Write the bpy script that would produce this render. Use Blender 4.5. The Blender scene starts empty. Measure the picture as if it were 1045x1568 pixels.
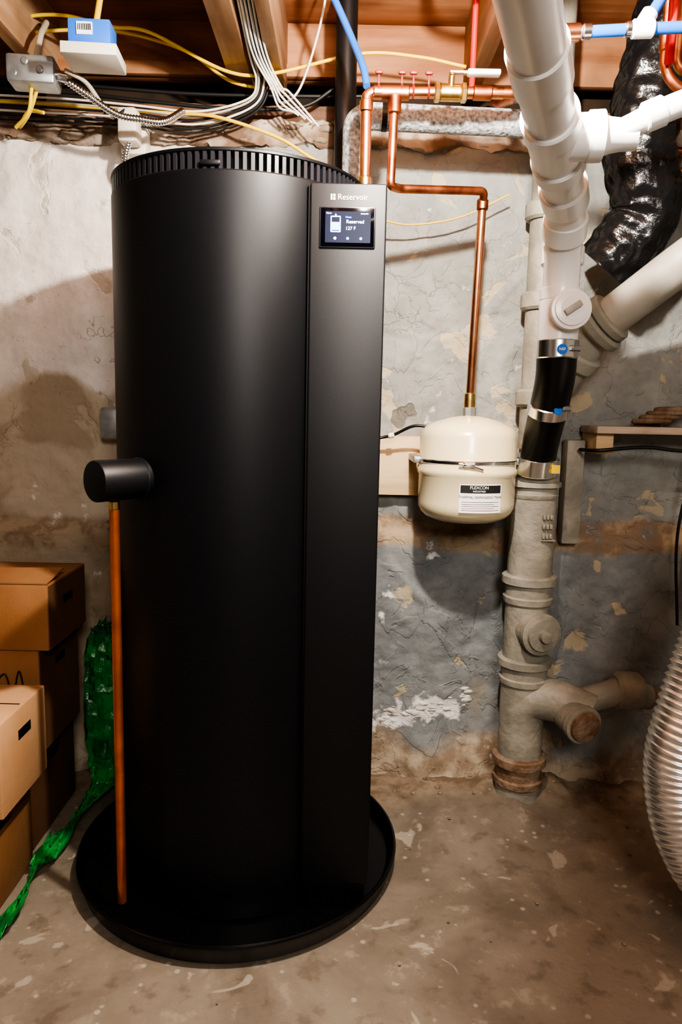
import bpy, bmesh, math, random
from mathutils import Vector, Matrix, noise
random.seed(7)
S=bpy.context.scene
COL=S.collection

# ------------------------------------------------------------ materials
def nt(name):
    m=bpy.data.materials.new(name); m.use_nodes=True
    t=m.node_tree; b=t.nodes['Principled BSDF']
    return m,t,b
def mat(name,base,rough=.5,metal=0.,c2=None,scale=8.,bump=0.,bscale=None,emit=None,es=1.,coat=0.,lo=.4,hi=.6,spec=None):
    m,t,b=nt(name)
    b.inputs['Base Color'].default_value=(*base,1)
    b.inputs['Roughness'].default_value=rough
    b.inputs['Metallic'].default_value=metal
    if spec is not None: b.inputs['Specular IOR Level'].default_value=spec
    if coat: b.inputs['Coat Weight'].default_value=coat
    if emit:
        b.inputs['Emission Color'].default_value=(*emit,1); b.inputs['Emission Strength'].default_value=es
    g=t.nodes.new('ShaderNodeNewGeometry')
    if c2:
        n=t.nodes.new('ShaderNodeTexNoise'); n.inputs['Scale'].default_value=scale; n.inputs['Detail'].default_value=6
        t.links.new(g.outputs['Position'],n.inputs['Vector'])
        r=t.nodes.new('ShaderNodeValToRGB'); r.color_ramp.elements[0].position=lo; r.color_ramp.elements[1].position=hi
        r.color_ramp.elements[0].color=(*base,1); r.color_ramp.elements[1].color=(*c2,1)
        t.links.new(n.outputs['Fac'],r.inputs['Fac']); t.links.new(r.outputs['Color'],b.inputs['Base Color'])
    if bump:
        n2=t.nodes.new('ShaderNodeTexNoise'); n2.inputs['Scale'].default_value=bscale or scale*3; n2.inputs['Detail'].default_value=5
        t.links.new(g.outputs['Position'],n2.inputs['Vector'])
        bp=t.nodes.new('ShaderNodeBump'); bp.inputs['Strength'].default_value=bump; bp.inputs['Distance'].default_value=.01
        t.links.new(n2.outputs['Fac'],bp.inputs['Height']); t.links.new(bp.outputs['Normal'],b.inputs['Normal'])
    return m
class NB:
    def __init__(s,t): s.t=t
    def n(s,ty,**k):
        x=s.t.nodes.new(ty)
        for a,v in k.items(): setattr(x,a,v)
        return x
    def l(s,a,b): s.t.links.new(a,b)
    def noise(s,vec,scale,detail=6,rough=.55,dist=0.):
        x=s.n('ShaderNodeTexNoise'); x.inputs['Scale'].default_value=scale; x.inputs['Detail'].default_value=detail
        x.inputs['Roughness'].default_value=rough; x.inputs['Distortion'].default_value=dist
        s.l(vec,x.inputs['Vector']); return x.outputs['Fac']
    def math(s,op,a,b=None,clamp=False):
        x=s.n('ShaderNodeMath',operation=op); x.use_clamp=clamp
        for i,v in enumerate((a,b)):
            if v is None: continue
            if isinstance(v,(int,float)): x.inputs[i].default_value=v
            else: s.l(v,x.inputs[i])
        return x.outputs[0]
    def ss(s,v,a,b):
        x=s.n('ShaderNodeMapRange'); x.interpolation_type='SMOOTHSTEP'
        x.inputs['From Min'].default_value=a; x.inputs['From Max'].default_value=b
        s.l(v,x.inputs['Value']); return x.outputs['Result']
    def mix(s,f,a,b):
        x=s.n('ShaderNodeMix',data_type='RGBA')
        if isinstance(f,(int,float)): x.inputs['Factor'].default_value=f
        else: s.l(f,x.inputs['Factor'])
        for nm,v in (('A',a),('B',b)):
            i=[q for q in x.inputs if q.name==nm and q.type=='RGBA'][0]
            if isinstance(v,tuple): i.default_value=(*v,1)
            else: s.l(v,i)
        return [q for q in x.outputs if q.type=='RGBA'][0]
    def off(s,vec,v):
        x=s.n('ShaderNodeVectorMath',operation='ADD'); s.l(vec,x.inputs[0]); x.inputs[1].default_value=v; return x.outputs[0]

def wall_mat():
    m,t,b=nt('painted_stone_wall'); N=NB(t)
    g=N.n('ShaderNodeNewGeometry'); P=g.outputs['Position']
    sp=N.n('ShaderNodeSeparateXYZ'); N.l(P,sp.inputs[0]); X,Z=sp.outputs['X'],sp.outputs['Z']
    n1=N.noise(P,3.0,6,.5,.4); n2=N.noise(P,9,8,.6); n3=N.noise(N.off(P,(4,2,7)),2.1,5,.5,.8); n4=N.noise(N.off(P,(1,8,3)),5.,5,.5,.5)
    up=N.mix(N.ss(n2,.3,.7),(.235,.24,.225),(.325,.33,.31))
    lowc=N.mix(N.ss(n2,.3,.7),(.165,.18,.185),(.265,.28,.28))
    grey=N.mix(N.ss(N.math('ADD',Z,N.math('MULTIPLY',n1,.4)),.95,1.25),lowc,up)
    grey=N.mix(N.math('MULTIPLY',N.ss(n4,.60,.625),.85),grey,(.47,.40,.28))
    grey=N.mix(N.math('MULTIPLY',N.ss(n3,.58,.72),.5),grey,(.30,.245,.17))
    white=N.mix(N.ss(n2,.35,.7),(.70,.63,.58),(.84,.78,.73))
    beige=N.mix(N.ss(n1,.45,.53),(.38,.30,.21),(.50,.42,.32))
    zl=N.math('ADD',Z,N.math('MULTIPLY',N.math('SUBTRACT',n1,.5),.55))
    left=N.mix(N.ss(zl,1.33,1.41),beige,white)
    left=N.mix(N.math('MULTIPLY',N.ss(n4,.62,.64),.7),left,(.50,.42,.33))
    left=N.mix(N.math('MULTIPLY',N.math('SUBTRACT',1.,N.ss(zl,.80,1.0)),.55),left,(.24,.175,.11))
    xx=N.math('ADD',X,N.math('MULTIPLY',N.math('SUBTRACT',n1,.5),.3))
    col=N.mix(N.ss(xx,-.5,-.3),left,grey)
    zb=N.math('ADD',Z,N.math('MULTIPLY',N.math('SUBTRACT',n1,.5),.16))
    bd=N.math('ABSOLUTE',N.math('SUBTRACT',zb,.865))
    band=N.math('SUBTRACT',1.,N.ss(bd,.035,.065))
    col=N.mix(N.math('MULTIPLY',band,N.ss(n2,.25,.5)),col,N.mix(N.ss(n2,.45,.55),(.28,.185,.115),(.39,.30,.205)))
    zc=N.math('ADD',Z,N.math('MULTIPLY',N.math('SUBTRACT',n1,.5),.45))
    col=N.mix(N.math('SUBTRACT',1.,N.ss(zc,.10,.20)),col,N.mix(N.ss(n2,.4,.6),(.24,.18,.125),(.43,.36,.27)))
    dx=N.math('MULTIPLY',N.math('SUBTRACT',X,.26),.75); dz=N.math('MULTIPLY',N.math('SUBTRACT',N.math('SUBTRACT',Z,.245),N.math('MULTIPLY',N.math('SUBTRACT',X,.26),.25)),3.0)
    rr=N.math('SQRT',N.math('ADD',N.math('MULTIPLY',dx,dx),N.math('MULTIPLY',dz,dz)))
    ef=N.math('SUBTRACT',N.math('SUBTRACT',1.0,N.ss(rr,.03,.30)),N.math('MULTIPLY',N.math('SUBTRACT',n2,.40),5.))
    col=N.mix(N.ss(ef,.2,.6),col,(.74,.73,.70))
    v=N.n('ShaderNodeTexVoronoi',feature='DISTANCE_TO_EDGE'); v.inputs['Scale'].default_value=4.2
    wv=N.n('ShaderNodeVectorMath',operation='ADD')
    nn=N.n('ShaderNodeTexNoise'); nn.inputs['Scale'].default_value=4; nn.inputs['Detail'].default_value=7; N.l(P,nn.inputs['Vector'])
    sc=N.n('ShaderNodeVectorMath',operation='SCALE'); sc.inputs['Scale'].default_value=.6; N.l(nn.outputs['Color'],sc.inputs[0])
    N.l(P,wv.inputs[0]); N.l(sc.outputs[0],wv.inputs[1]); N.l(wv.outputs[0],v.inputs['Vector'])
    ck=N.math('SUBTRACT',1.,N.ss(v.outputs['Distance'],.0,.010))
    ck=N.math('MULTIPLY',ck,N.ss(n3,.50,.58))
    col=N.mix(N.math('MULTIPLY',ck,.4),col,(.14,.12,.10))
    chip=N.ss(N.noise(N.off(P,(3,3,3)),5.3,3),.715,.73)
    col=N.mix(chip,col,(.17,.16,.14))
    sp2=N.ss(N.noise(P,60,4),.64,.74); col=N.mix(N.math('MULTIPLY',sp2,.3),col,(.14,.11,.09))
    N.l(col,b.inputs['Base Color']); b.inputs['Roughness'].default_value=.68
    b.inputs['Specular IOR Level'].default_value=.4
    hgt=N.math('ADD',N.math('MULTIPLY',n2,1.3),N.math('MULTIPLY',N.noise(P,34,6),.5))
    hgt=N.math('SUBTRACT',hgt,N.math('MULTIPLY',N.ss(n4,.60,.625),.35))
    hgt=N.math('SUBTRACT',hgt,N.math('MULTIPLY',chip,.6))
    hgt=N.math('SUBTRACT',hgt,N.math('MULTIPLY',ck,.3))
    rdg=N.math('MULTIPLY',N.ss(N.noise(N.off(P,(7,1,2)),6,4,.5,1.5),.50,.53),.35)
    hgt=N.math('ADD',hgt,N.math('MULTIPLY',rdg,N.ss(xx,-.5,-.3)))
    bp=N.n('ShaderNodeBump'); bp.inputs['Strength'].default_value=.55; bp.inputs['Distance'].default_value=.012
    N.l(hgt,bp.inputs['Height']); N.l(bp.outputs['Normal'],b.inputs['Normal'])
    return m
def floor_mat():
    m,t,b=nt('worn_concrete'); N=NB(t)
    g=N.n('ShaderNodeNewGeometry'); P=g.outputs['Position']
    n1=N.noise(P,2.2,8,.6,.5); n2=N.noise(P,13,8,.65); n3=N.noise(P,70,4); n5=N.noise(N.off(P,(5,5,0)),7,4,.5,1.)
    col=N.mix(N.ss(n1,.35,.62),(.15,.125,.095),(.24,.205,.16))
    col=N.mix(N.math('MULTIPLY',N.ss(n2,.56,.67),.45),col,(.36,.315,.25))
    col=N.mix(N.math('MULTIPLY',N.ss(n2,.47,.33),.5),col,(.10,.075,.052))
    col=N.mix(N.math('MULTIPLY',N.ss(n5,.655,.68),.55),col,(.44,.40,.33))
    v=N.n('ShaderNodeTexVoronoi'); v.inputs['Scale'].default_value=24; N.l(P,v.inputs['Vector'])
    sp=N.math('MULTIPLY',N.math('SUBTRACT',1.,N.ss(v.outputs['Distance'],.10,.20)),N.ss(N.noise(P,9,2),.50,.58))
    col=N.mix(N.math('MULTIPLY',sp,.55),col,(.48,.44,.36))
    s=N.n('ShaderNodeSeparateXYZ'); N.l(P,s.inputs[0])
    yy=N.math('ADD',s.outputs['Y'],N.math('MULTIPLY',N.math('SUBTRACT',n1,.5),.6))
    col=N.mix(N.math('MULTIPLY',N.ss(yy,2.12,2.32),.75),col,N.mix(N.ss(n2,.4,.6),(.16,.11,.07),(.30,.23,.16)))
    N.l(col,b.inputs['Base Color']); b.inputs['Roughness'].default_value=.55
    bp=N.n('ShaderNodeBump'); bp.inputs['Strength'].default_value=.45; bp.inputs['Distance'].default_value=.006
    N.l(N.math('ADD',n2,N.math('MULTIPLY',n3,.4)),bp.inputs['Height']); N.l(bp.outputs['Normal'],b.inputs['Normal'])
    return m
def wood_mat(name,c1,c2,axis='X',sc=6):
    m,t,b=nt(name); N=NB(t)
    g=N.n('ShaderNodeNewGeometry')
    mp=N.n('ShaderNodeMapping'); N.l(g.outputs['Position'],mp.inputs['Vector'])
    k=[sc*3,sc*3,sc*3]; k['XYZ'.index(axis)]=sc*.25; mp.inputs['Scale'].default_value=k
    n=N.noise(mp.outputs[0],1.,8,.6)
    n2=N.noise(g.outputs['Position'],4,4)
    col=N.mix(N.ss(n,.35,.65),c1,c2)
    col=N.mix(N.math('MULTIPLY',N.ss(n2,.5,.7),.45),col,tuple(x*.45 for x in c1))
    N.l(col,b.inputs['Base Color']); b.inputs['Roughness'].default_value=.7
    bp=N.n('ShaderNodeBump'); bp.inputs['Strength'].default_value=.3; bp.inputs['Distance'].default_value=.004
    N.l(n,bp.inputs['Height']); N.l(bp.outputs['Normal'],b.inputs['Normal'])
    return m
M={}
M['wall']=wall_mat(); M['floor']=floor_mat()
M['woodX']=wood_mat('rim_wood',(.30,.125,.055),(.46,.23,.115),'X')
M['woodY']=wood_mat('joist_wood',(.38,.21,.11),(.55,.36,.22),'Y')
M['darkwood']=wood_mat('dark_wood',(.12,.06,.035),(.22,.12,.07),'X')
M['dusty']=wood_mat('dusty_ledge_wood',(.38,.28,.21),(.55,.45,.36),'X')
M['pine']=wood_mat('pine_board',(.60,.43,.24),(.74,.57,.35),'X')
M['sill']=mat('rough_sill',(.19,.12,.08),.9,0,(.52,.44,.36),8,.9,25,lo=.42,hi=.62)
M['tank']=mat('black_powder_coat',(.0038,.0044,.006),.42,0,bump=.04,bscale=900,spec=.36)
M['panelm']=mat('black_panel_satin',(.005,.0055,.007),.47,0,bump=.04,bscale=900,spec=.40)
M['blk']=mat('black_matte',(.003,.003,.004),.6,spec=.3)
M['pan']=mat('black_pan_plastic',(.0035,.0035,.004),.28,0,bump=.03,bscale=200,spec=.5)
M['glass']=mat('display_glass',(.002,.002,.004),.10,0,spec=.25)
M['bezel']=mat('display_bezel',(.02,.02,.024),.3)
M['uiw']=mat('ui_white',(.8,.9,1),.5,emit=(.55,.76,1),es=3.2)
M['uib']=mat('ui_blue',(.05,.2,.9),.5,emit=(.04,.22,1),es=6)
M['uid']=mat('ui_dark',(.002,.003,.01),.3,emit=(.004,.014,.08),es=.6,spec=.2)
M['gold']=mat('gold_print',(.85,.72,.42),.4,.1)
M['cop']=mat('copper_new',(.90,.46,.28),.26,1,(.78,.34,.18),30,0,lo=.4,hi=.7)
M['copo']=mat('copper_dull',(.60,.25,.13),.40,1,(.34,.12,.07),18,.05)
M['copm']=mat('copper_matte_orange',(.72,.22,.08),.34,.85,(.55,.15,.05),12)
M['brass']=mat('brass',(.80,.60,.28),.3,1,(.62,.42,.17),40)
M['pvc']=mat('white_pvc',(.84,.84,.84),.28,0,(.78,.77,.76),5,.03,60)
M['pvco']=mat('old_pvc',(.42,.40,.35),.45,0,(.33,.31,.265),8)
M['iron']=mat('painted_cast_iron',(.25,.24,.20),.5,0,(.35,.33,.275),11,.4,45)
M['rust']=mat('rusty_iron',(.27,.195,.135),.7,0,(.18,.105,.06),20,.7,60)
M['rub']=mat('black_rubber',(.006,.006,.006),.32)
M['steel']=mat('stainless_band',(.78,.78,.78),.22,1)
M['galv']=mat('galvanised',(.45,.46,.46),.45,.8,(.35,.36,.37),30)
M['foil']=mat('aluminium_duct',(.92,.91,.90),.34,.92,(.82,.81,.79),20,.12,40)
M['bag']=mat('black_duct_wrap',(.010,.010,.011),.25,0,bump=1.0,bscale=18)
M['foam']=mat('grey_pipe_foam',(.20,.21,.22),.8,0,(.55,.56,.57),110,.6,90,lo=.35,hi=.65)
M['abs']=mat('black_abs',(.007,.007,.008),.4)
M['cream']=mat('cream_enamel',(.78,.68,.46),.28,0,(.73,.63,.41),6,coat=.3)
M['paper']=mat('label_paper',(.85,.84,.82),.6)
M['ink']=mat('label_ink',(.015,.015,.015),.6)
M['card']=mat('cardboard',(.25,.11,.04),.8,0,(.30,.145,.058),4,.1,120)
M['cardd']=mat('cardboard_dark',(.12,.05,.02),.8,0,(.15,.068,.028),4,.1,120)
M['cardl']=mat('cardboard_light',(.48,.27,.13),.8,0,(.53,.32,.17),4,.1,120)
M['tape']=mat('packing_tape',(.32,.17,.08),.25)
M['green']=mat('green_plastic',(.008,.13,.03),.28,0,(.03,.29,.06),10,.8,25)
M['yel']=mat('yellow_cable',(.80,.55,.04),.4)
M['whc']=mat('white_cable',(.74,.72,.68),.45)
M['blc']=mat('black_cable',(.015,.015,.015),.45)
M['crc']=mat('cream_cable',(.50,.44,.34),.5)
M['bluep']=mat('blue_pex',(.015,.15,.60),.32)
M['redp']=mat('red_pex',(.5,.015,.015),.35)
M['bluebox']=mat('blue_box',(.03,.17,.68),.5)
M['ivory']=mat('ivory_plate',(.66,.62,.54),.5)
M['conc']=mat('rubble_stone',(.28,.225,.165),.9,0,(.18,.135,.09),16,.6,50)
M['eff']=mat('efflorescence',(.74,.73,.70),.95,0,(.58,.55,.50),20,.8,60)
M['redc']=mat('red_clip',(.22,.035,.025),.5)
M['dark']=mat('cavity_dark',(.03,.018,.012),.9,0,(.06,.035,.02),5)
M['sidew']=mat('side_wall_paint',(.25,.235,.21),.85,0,(.18,.165,.15),4,.4,20)

# ------------------------------------------------------------ geometry helpers
def E(name,loc=(0,0,0)):
    o=bpy.data.objects.new(name,None); o.location=loc; o.empty_display_size=.05; COL.objects.link(o); return o
def mk(name,vs,fs,mt,parent=None,smooth=True,ang=40):
    me=bpy.data.meshes.new(name); me.from_pydata([tuple(v) for v in vs],[],fs); me.update()
    bm=bmesh.new(); bm.from_mesh(me); bmesh.ops.recalc_face_normals(bm,faces=bm.faces)
    if smooth:
        for f in bm.faces: f.smooth=True
        for e in bm.edges:
            if len(e.link_faces)==2 and e.calc_face_angle(0)>math.radians(ang): e.smooth=False
    bm.to_mesh(me); bm.free()
    o=bpy.data.objects.new(name,me); COL.objects.link(o)
    me.materials.append(M[mt] if isinstance(mt,str) else mt)
    if parent:
        o.parent=parent; o.matrix_parent_inverse=Matrix.Translation(-Vector(parent.location))
    return o
def box(name,a,b,mt,parent=None,bev=.002,rot=0,seg=2):
    bm=bmesh.new(); bmesh.ops.create_cube(bm,size=1)
    c=[(a[i]+b[i])/2 for i in range(3)]; s=[abs(b[i]-a[i]) for i in range(3)]
    bmesh.ops.scale(bm,vec=s,verts=bm.verts)
    if bev: bmesh.ops.bevel(bm,geom=list(bm.edges),offset=min(bev,min(s)*.45),segments=seg,affect='EDGES',profile=.5)
    if rot: bmesh.ops.rotate(bm,cent=(0,0,0),matrix=Matrix.Rotation(rot,3,'Z'),verts=bm.verts)
    bmesh.ops.translate(bm,vec=c,verts=bm.verts)
    vs=[v.co.copy() for v in bm.verts]; bm.verts.index_update(); fs=[[v.index for v in f.verts] for f in bm.faces]; bm.free()
    return mk(name,vs,fs,mt,parent)
def frame(d):
    d=Vector(d).normalized(); a=Vector((0,0,1)) if abs(d.z)<.9 else Vector((1,0,0))
    u=a.cross(d).normalized(); v=d.cross(u); return d,u,v
def lathe(name,p,d,prof,mt,parent=None,seg=40,cap=True,ang=35):
    p=Vector(p); d,u,v=frame(d); vs=[];fs=[]
    for (t,r) in prof:
        for i in range(seg):
            a=2*math.pi*i/seg; vs.append(p+d*t+u*(r*math.cos(a))+v*(r*math.sin(a)))
    for k in range(len(prof)-1):
        for i in range(seg):
            j=(i+1)%seg; fs.append((k*seg+i,k*seg+j,(k+1)*seg+j,(k+1)*seg+i))
    if cap:
        fs.append(tuple(range(seg))[::-1]); fs.append(tuple((len(prof)-1)*seg+i for i in range(seg)))
    return mk(name,vs,fs,mt,parent,ang=ang)
def ring(name,p,d,r,l,mt,parent=None,c=.003,seg=36):
    return lathe(name,Vector(p)-Vector(d).normalized()*l/2,d,[(0,r-c),(c,r),(l-c,r),(l,r-c)],mt,parent,seg)
def fillet(pts,R,n=8):
    pts=[Vector(q) for q in pts]
    if len(pts)<3 or R<=0: return pts
    out=[pts[0]]
    for i in range(1,len(pts)-1):
        a=pts[i-1]-pts[i]; b=pts[i+1]-pts[i]
        k=min(R,a.length*.48,b.length*.48)
        A=pts[i]+a.normalized()*k; B=pts[i]+b.normalized()*k
        for j in range(n+1):
            t=j/n; out.append(A*(1-t)**2+pts[i]*2*t*(1-t)+B*t*t)
    out.append(pts[-1]); return out
def catmull(pts,n=10):
    P=[Vector(q) for q in pts]; P=[P[0]*2-P[1]]+P+[P[-1]*2-P[-2]]; out=[]
    for i in range(1,len(P)-2):
        for j in range(n):
            t=j/n; a,b,c,d=P[i-1],P[i],P[i+1],P[i+2]
            out.append(.5*((2*b)+(c-a)*t+(2*a-5*b+4*c-d)*t*t+(3*b-a-3*c+d)*t**3))
    out.append(P[-2]); return out
def sweep(name,pts,r,mt,parent=None,seg=16,rf=None,cap=True,vf=None,ang=60):
    vs=[];fs=[];u=None;s=0
    n=len(pts)
    for i,p in enumerate(pts):
        t=(pts[min(i+1,n-1)]-pts[max(i-1,0)])
        if t.length<1e-9: t=Vector((0,0,1))
        t.normalize()
        if i: s+=(p-pts[i-1]).length
        if u is None: _,u,_=frame(t)
        else:
            u=(u-t*u.dot(t)).normalized()
        v=t.cross(u); rr=rf(s,i) if rf else r
        for k in range(seg):
            a=2*math.pi*k/seg; q=rr*(vf(s,a) if vf else 1)
            vs.append(p+u*(q*math.cos(a))+v*(q*math.sin(a)))
    for i in range(n-1):
        for k in range(seg):
            j=(k+1)%seg; fs.append((i*seg+k,i*seg+j,(i+1)*seg+j,(i+1)*seg+k))
    if cap: fs.append(tuple(range(seg))[::-1]); fs.append(tuple((n-1)*seg+k for k in range(seg)))
    return mk(name,vs,fs,mt,parent,ang=ang)
def pipe(name,pts,r,mt,parent=None,R=.03,seg=20): return sweep(name,fillet(pts,R),r,mt,parent,seg)
def resample(pts,step):
    out=[pts[0].copy()]; acc=0
    for a,b in zip(pts,pts[1:]):
        L=(b-a).length
        if L<1e-9: continue
        t=step-acc
        while t<=L: out.append(a+(b-a)*(t/L)); t+=step
        acc=(acc+L)%step
    return out
def wire(name,pts,r,mt,parent=None,seg=8): return sweep(name,catmull(pts),r,mt,parent,seg)
def text(name,s,loc,size,mt,parent,rotz=0,align='CENTER',ext=.0004):
    c=bpy.data.curves.new(name,'FONT'); c.body=s; c.size=size; c.align_x=align; c.align_y='CENTER'; c.extrude=ext
    o=bpy.data.objects.new(name,c); COL.objects.link(o)
    bpy.context.view_layer.update()
    me=bpy.data.meshes.new_from_object(o.evaluated_get(bpy.context.evaluated_depsgraph_get()))
    bpy.data.objects.remove(o)
    me.transform(Matrix.Translation(loc)@Matrix.Rotation(rotz,4,'Z')@Matrix.Rotation(math.pi/2,4,'X'))
    me.materials.clear(); me.materials.append(M[mt])
    q=bpy.data.objects.new(name,me); COL.objects.link(q)
    q.parent=parent; q.matrix_parent_inverse=Matrix.Translation(-Vector(parent.location)); return q
def blob(vs,fs,c,s,seed):
    bm=bmesh.new(); bmesh.ops.create_icosphere(bm,subdivisions=2,radius=1)
    o=len(vs)
    for v in bm.verts:
        k=1+.5*noise.noise(v.co*1.9+Vector((seed,seed*2.1,0)))
        vs.append(Vector((c[0]+v.co.x*s[0]*k,c[1]+v.co.y*s[1]*k,c[2]+v.co.z*s[2]*k)))
    bm.verts.index_update()
    for f in bm.faces: fs.append(tuple(o+v.index for v in f.verts))
    bm.free()

# ------------------------------------------------------------ room
WY=2.42
def sst(x,a,b):
    t=min(1,max(0,(x-a)/(b-a))); return t*t*(3-2*t)
def wall_relief(x,z):
    p=Vector((x,0,z))
    d=.010*noise.fractal(p*2.2,.9,2.,5)+.006*noise.fractal(p*9+Vector((3,0,1)),.8,2.,4)
    ex=sst(x,.16,.34)+sst(-x,.85,1.0)
    d+= (.008+.016*ex)*(1-sst(z+.03*noise.noise(p*3),.86,.90))
    if z<.24: d+=ex*(.055*((.24-z)/.24)**1.4+.018*noise.noise(p*12)*(1-z/.24))
    if x>-.3:
        rn=noise.noise(p*3.3+Vector((5,5,5))); d+=.004*(1-min(1,abs(rn)*9))
    return d
def back_wall():
    nx,nz=520,290; x0,x1,z0,z1=-2.0,2.0,-.02,2.12; vs=[];fs=[]
    for j in range(nz+1):
        for i in range(nx+1):
            x=x0+(x1-x0)*i/nx; z=z0+(z1-z0)*j/nz
            vs.append((x,WY-wall_relief(x,z),z))
    for j in range(nz):
        for i in range(nx):
            a=j*(nx+1)+i; fs.append((a,a+1,a+nx+2,a+nx+1))
    b=len(vs); top=[nz*(nx+1)+i for i in range(nx+1)]
    for i in range(nx+1): vs.append((x0+(x1-x0)*i/nx,WY+.30,z1))
    for i in range(nx): fs.append((top[i],top[i+1],b+i+1,b+i))
    c=len(vs); vs+= [(x0,WY+.30,z0),(x1,WY+.30,z0)]
    fs.append((b,b+nx,c+1,c))
    return mk('wall_back',vs,fs,'wall',ang=80)
back_wall()
def fz(x,y):
    z=-.003+.003*noise.noise(Vector((x*3,y*3,0)))
    k=sst(y+.05*noise.noise(Vector((x*4,1,0))),2.2,2.36)*sst(x,.2,.32)
    g=math.exp(-(((x-.62)/.17)**2+((y-2.24)/.11)**2))
    f=noise.fractal(Vector((x*9,y*9,3)),.8,2,4)
    return z+k*(.026+.02*f)+g*(.045+.022*f)
nf=240; vs=[];fs=[]
for j in range(nf+1):
    for i in range(nf+1):
        x=-2.05+4.1*i/nf; y=-2.3+4.9*j/nf
        vs.append((x,y,fz(x,y)))
for j in range(nf):
    for i in range(nf):
        a=j*(nf+1)+i; fs.append((a,a+1,a+nf+2,a+nf+1))
mk('floor',vs,fs,'floor',ang=80)
box('wall_left',(-2.12,-2.3,0),(-2.0,2.7,2.52),'sidew',bev=0)
box('wall_right',(2.0,-2.3,0),(2.12,2.7,2.52),'sidew',bev=0)
box('wall_front',(-2.1,-2.42,0),(2.1,-2.3,2.52),'sidew',bev=0)
c=E('ceiling',(0,0,2.54))
for k in range(22):
    y=-2.3+k*.23
    box(f'subfloor_plank_{k+1}',(-2.1,y,2.52),(2.1,y+.225,2.56),'woodX',c,bev=.002)
box('subfloor_backing',(-2.1,-2.4,2.56),(2.1,2.8,2.60),'dark',c,bev=0)
j=E('ceiling_joist',(-.3,.5,2.4))
box('joist_a',(-.375,-2.3,2.29),(-.305,2.52,2.52),'woodY',j,bev=.003)
box('joist_b',(-.245,-2.3,2.285),(-.205,2.52,2.52),'woodY',j,bev=.003)
for n,x in enumerate((-1.42,-.99,.37,.93,1.5)):
    e=E('ceiling_joist',(x,.5,2.4)); box('joist_board',(x,-2.3,2.30),(x+.045,2.52,2.52),'woodY',e,bev=.003)
rim=E('rim_board',(0,2.52,2.4))
box('rim_plank',(-2,2.52,2.345),(2,2.56,2.52),'woodX',rim,bev=.003)
box('rim_back',(-2,2.64,2.12),(2,2.70,2.52),'dark',rim,bev=0)
box('rim_ledger',(-1.1,2.49,2.345),(-.02,2.52,2.385),'woodX',rim,bev=.003)
def rough_box(name,a,b,mt,n=(260,8,8),amp=.012,fr=9,parent=None):
    vs=[];fs=[];idx={}
    def V(i,jj,k):
        key=(i,jj,k)
        if key not in idx:
            x=a[0]+(b[0]-a[0])*i/n[0]; y=a[1]+(b[1]-a[1])*jj/n[1]; z=a[2]+(b[2]-a[2])*k/n[2]
            q=Vector((x,y,z)); w=Vector((noise.fractal(q*fr,.8,2,4),noise.fractal(q*fr+Vector((9,0,0)),.8,2,4),noise.fractal(q*fr+Vector((0,9,0)),.8,2,4)))*amp
            idx[key]=len(vs); vs.append(q+w)
        return idx[key]
    for i in range(n[0]):
        for k in range(n[2]):
            fs.append((V(i,0,k),V(i+1,0,k),V(i+1,0,k+1),V(i,0,k+1))); fs.append((V(i,n[1],k),V(i,n[1],k+1),V(i+1,n[1],k+1),V(i+1,n[1],k)))
        for jj in range(n[1]):
            fs.append((V(i,jj,0),V(i,jj+1,0),V(i+1,jj+1,0),V(i+1,jj,0))); fs.append((V(i,jj,n[2]),V(i+1,jj,n[2]),V(i+1,jj+1,n[2]),V(i,jj+1,n[2])))
    for jj in range(n[1]):
        for k in range(n[2]):
            fs.append((V(0,jj,k),V(0,jj,k+1),V(0,jj+1,k+1),V(0,jj+1,k))); fs.append((V(n[0],jj,k),V(n[0],jj+1,k),V(n[0],jj+1,k+1),V(n[0],jj,k+1)))
    return mk(name,vs,fs,mt,parent,ang=80)
sl=E('stone_sill',(0,2.5,2.16))
rough_box('rough_stone_course',(-2,2.405,2.105),(2,2.63,2.175),'sill',amp=.022,parent=sl)
rough_box('timber_sill_plate',(-2,2.45,2.175),(2,2.62,2.24),'darkwood',amp=.008,parent=sl)
vs=[];fs=[]
for k in range(90):
    x=random.uniform(-1.3,1.2); blob(vs,fs,(x,2.41+random.uniform(-.01,.03),2.135+random.uniform(-.02,.04)),(random.uniform(.01,.045),.015,random.uniform(.006,.018)),k)
mk('mortar_lumps',vs,fs,'conc',sl,ang=80)

# ------------------------------------------------------------ water heater
TX,TY,TR=-.272,1.932,.32
wh=E('water_heater',(TX,TY,.03))
H=1.785
lathe('tank_body',(TX,TY,0),(0,0,1),[(.022,TR-.012),(.03,TR),(H-.004,TR),(H,TR-.003),(H,TR-.02)],'tank',wh,seg=160)
lathe('vent_core',(TX,TY,0),(0,0,1),[(H-.01,TR-.030),(H+.034,TR-.030)],'blk',wh,seg=96)
lathe('vent_top_ring',(TX,TY,0),(0,0,1),[(H+.034,TR-.03),(H+.034,TR-.002),(H+.036,TR),(H+.041,TR),(H+.043,TR-.003),(H+.043,TR-.05),(H+.035,TR-.055)],'tank',wh,seg=160)
vs=[];fs=[]
ns=116
for k in range(ns):
    a=2*math.pi*k/ns; ca,sa=math.cos(a),math.sin(a); w=.0042
    o=len(vs)
    for z in (H-.002,H+.036):
        for (rr,ww) in ((TR-.022,-w),(TR-.002,-w),(TR-.002,w),(TR-.022,w)):
            vs.append((TX+rr*ca-ww*sa,TY+rr*sa+ww*ca,z))
    fs+=[(o,o+1,o+5,o+4),(o+1,o+2,o+6,o+5),(o+2,o+3,o+7,o+6),(o+3,o,o+4,o+7),(o,o+3,o+2,o+1),(o+4,o+5,o+6,o+7)]
mk('vent_slats',vs,fs,'bezel',wh,smooth=False)
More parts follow.
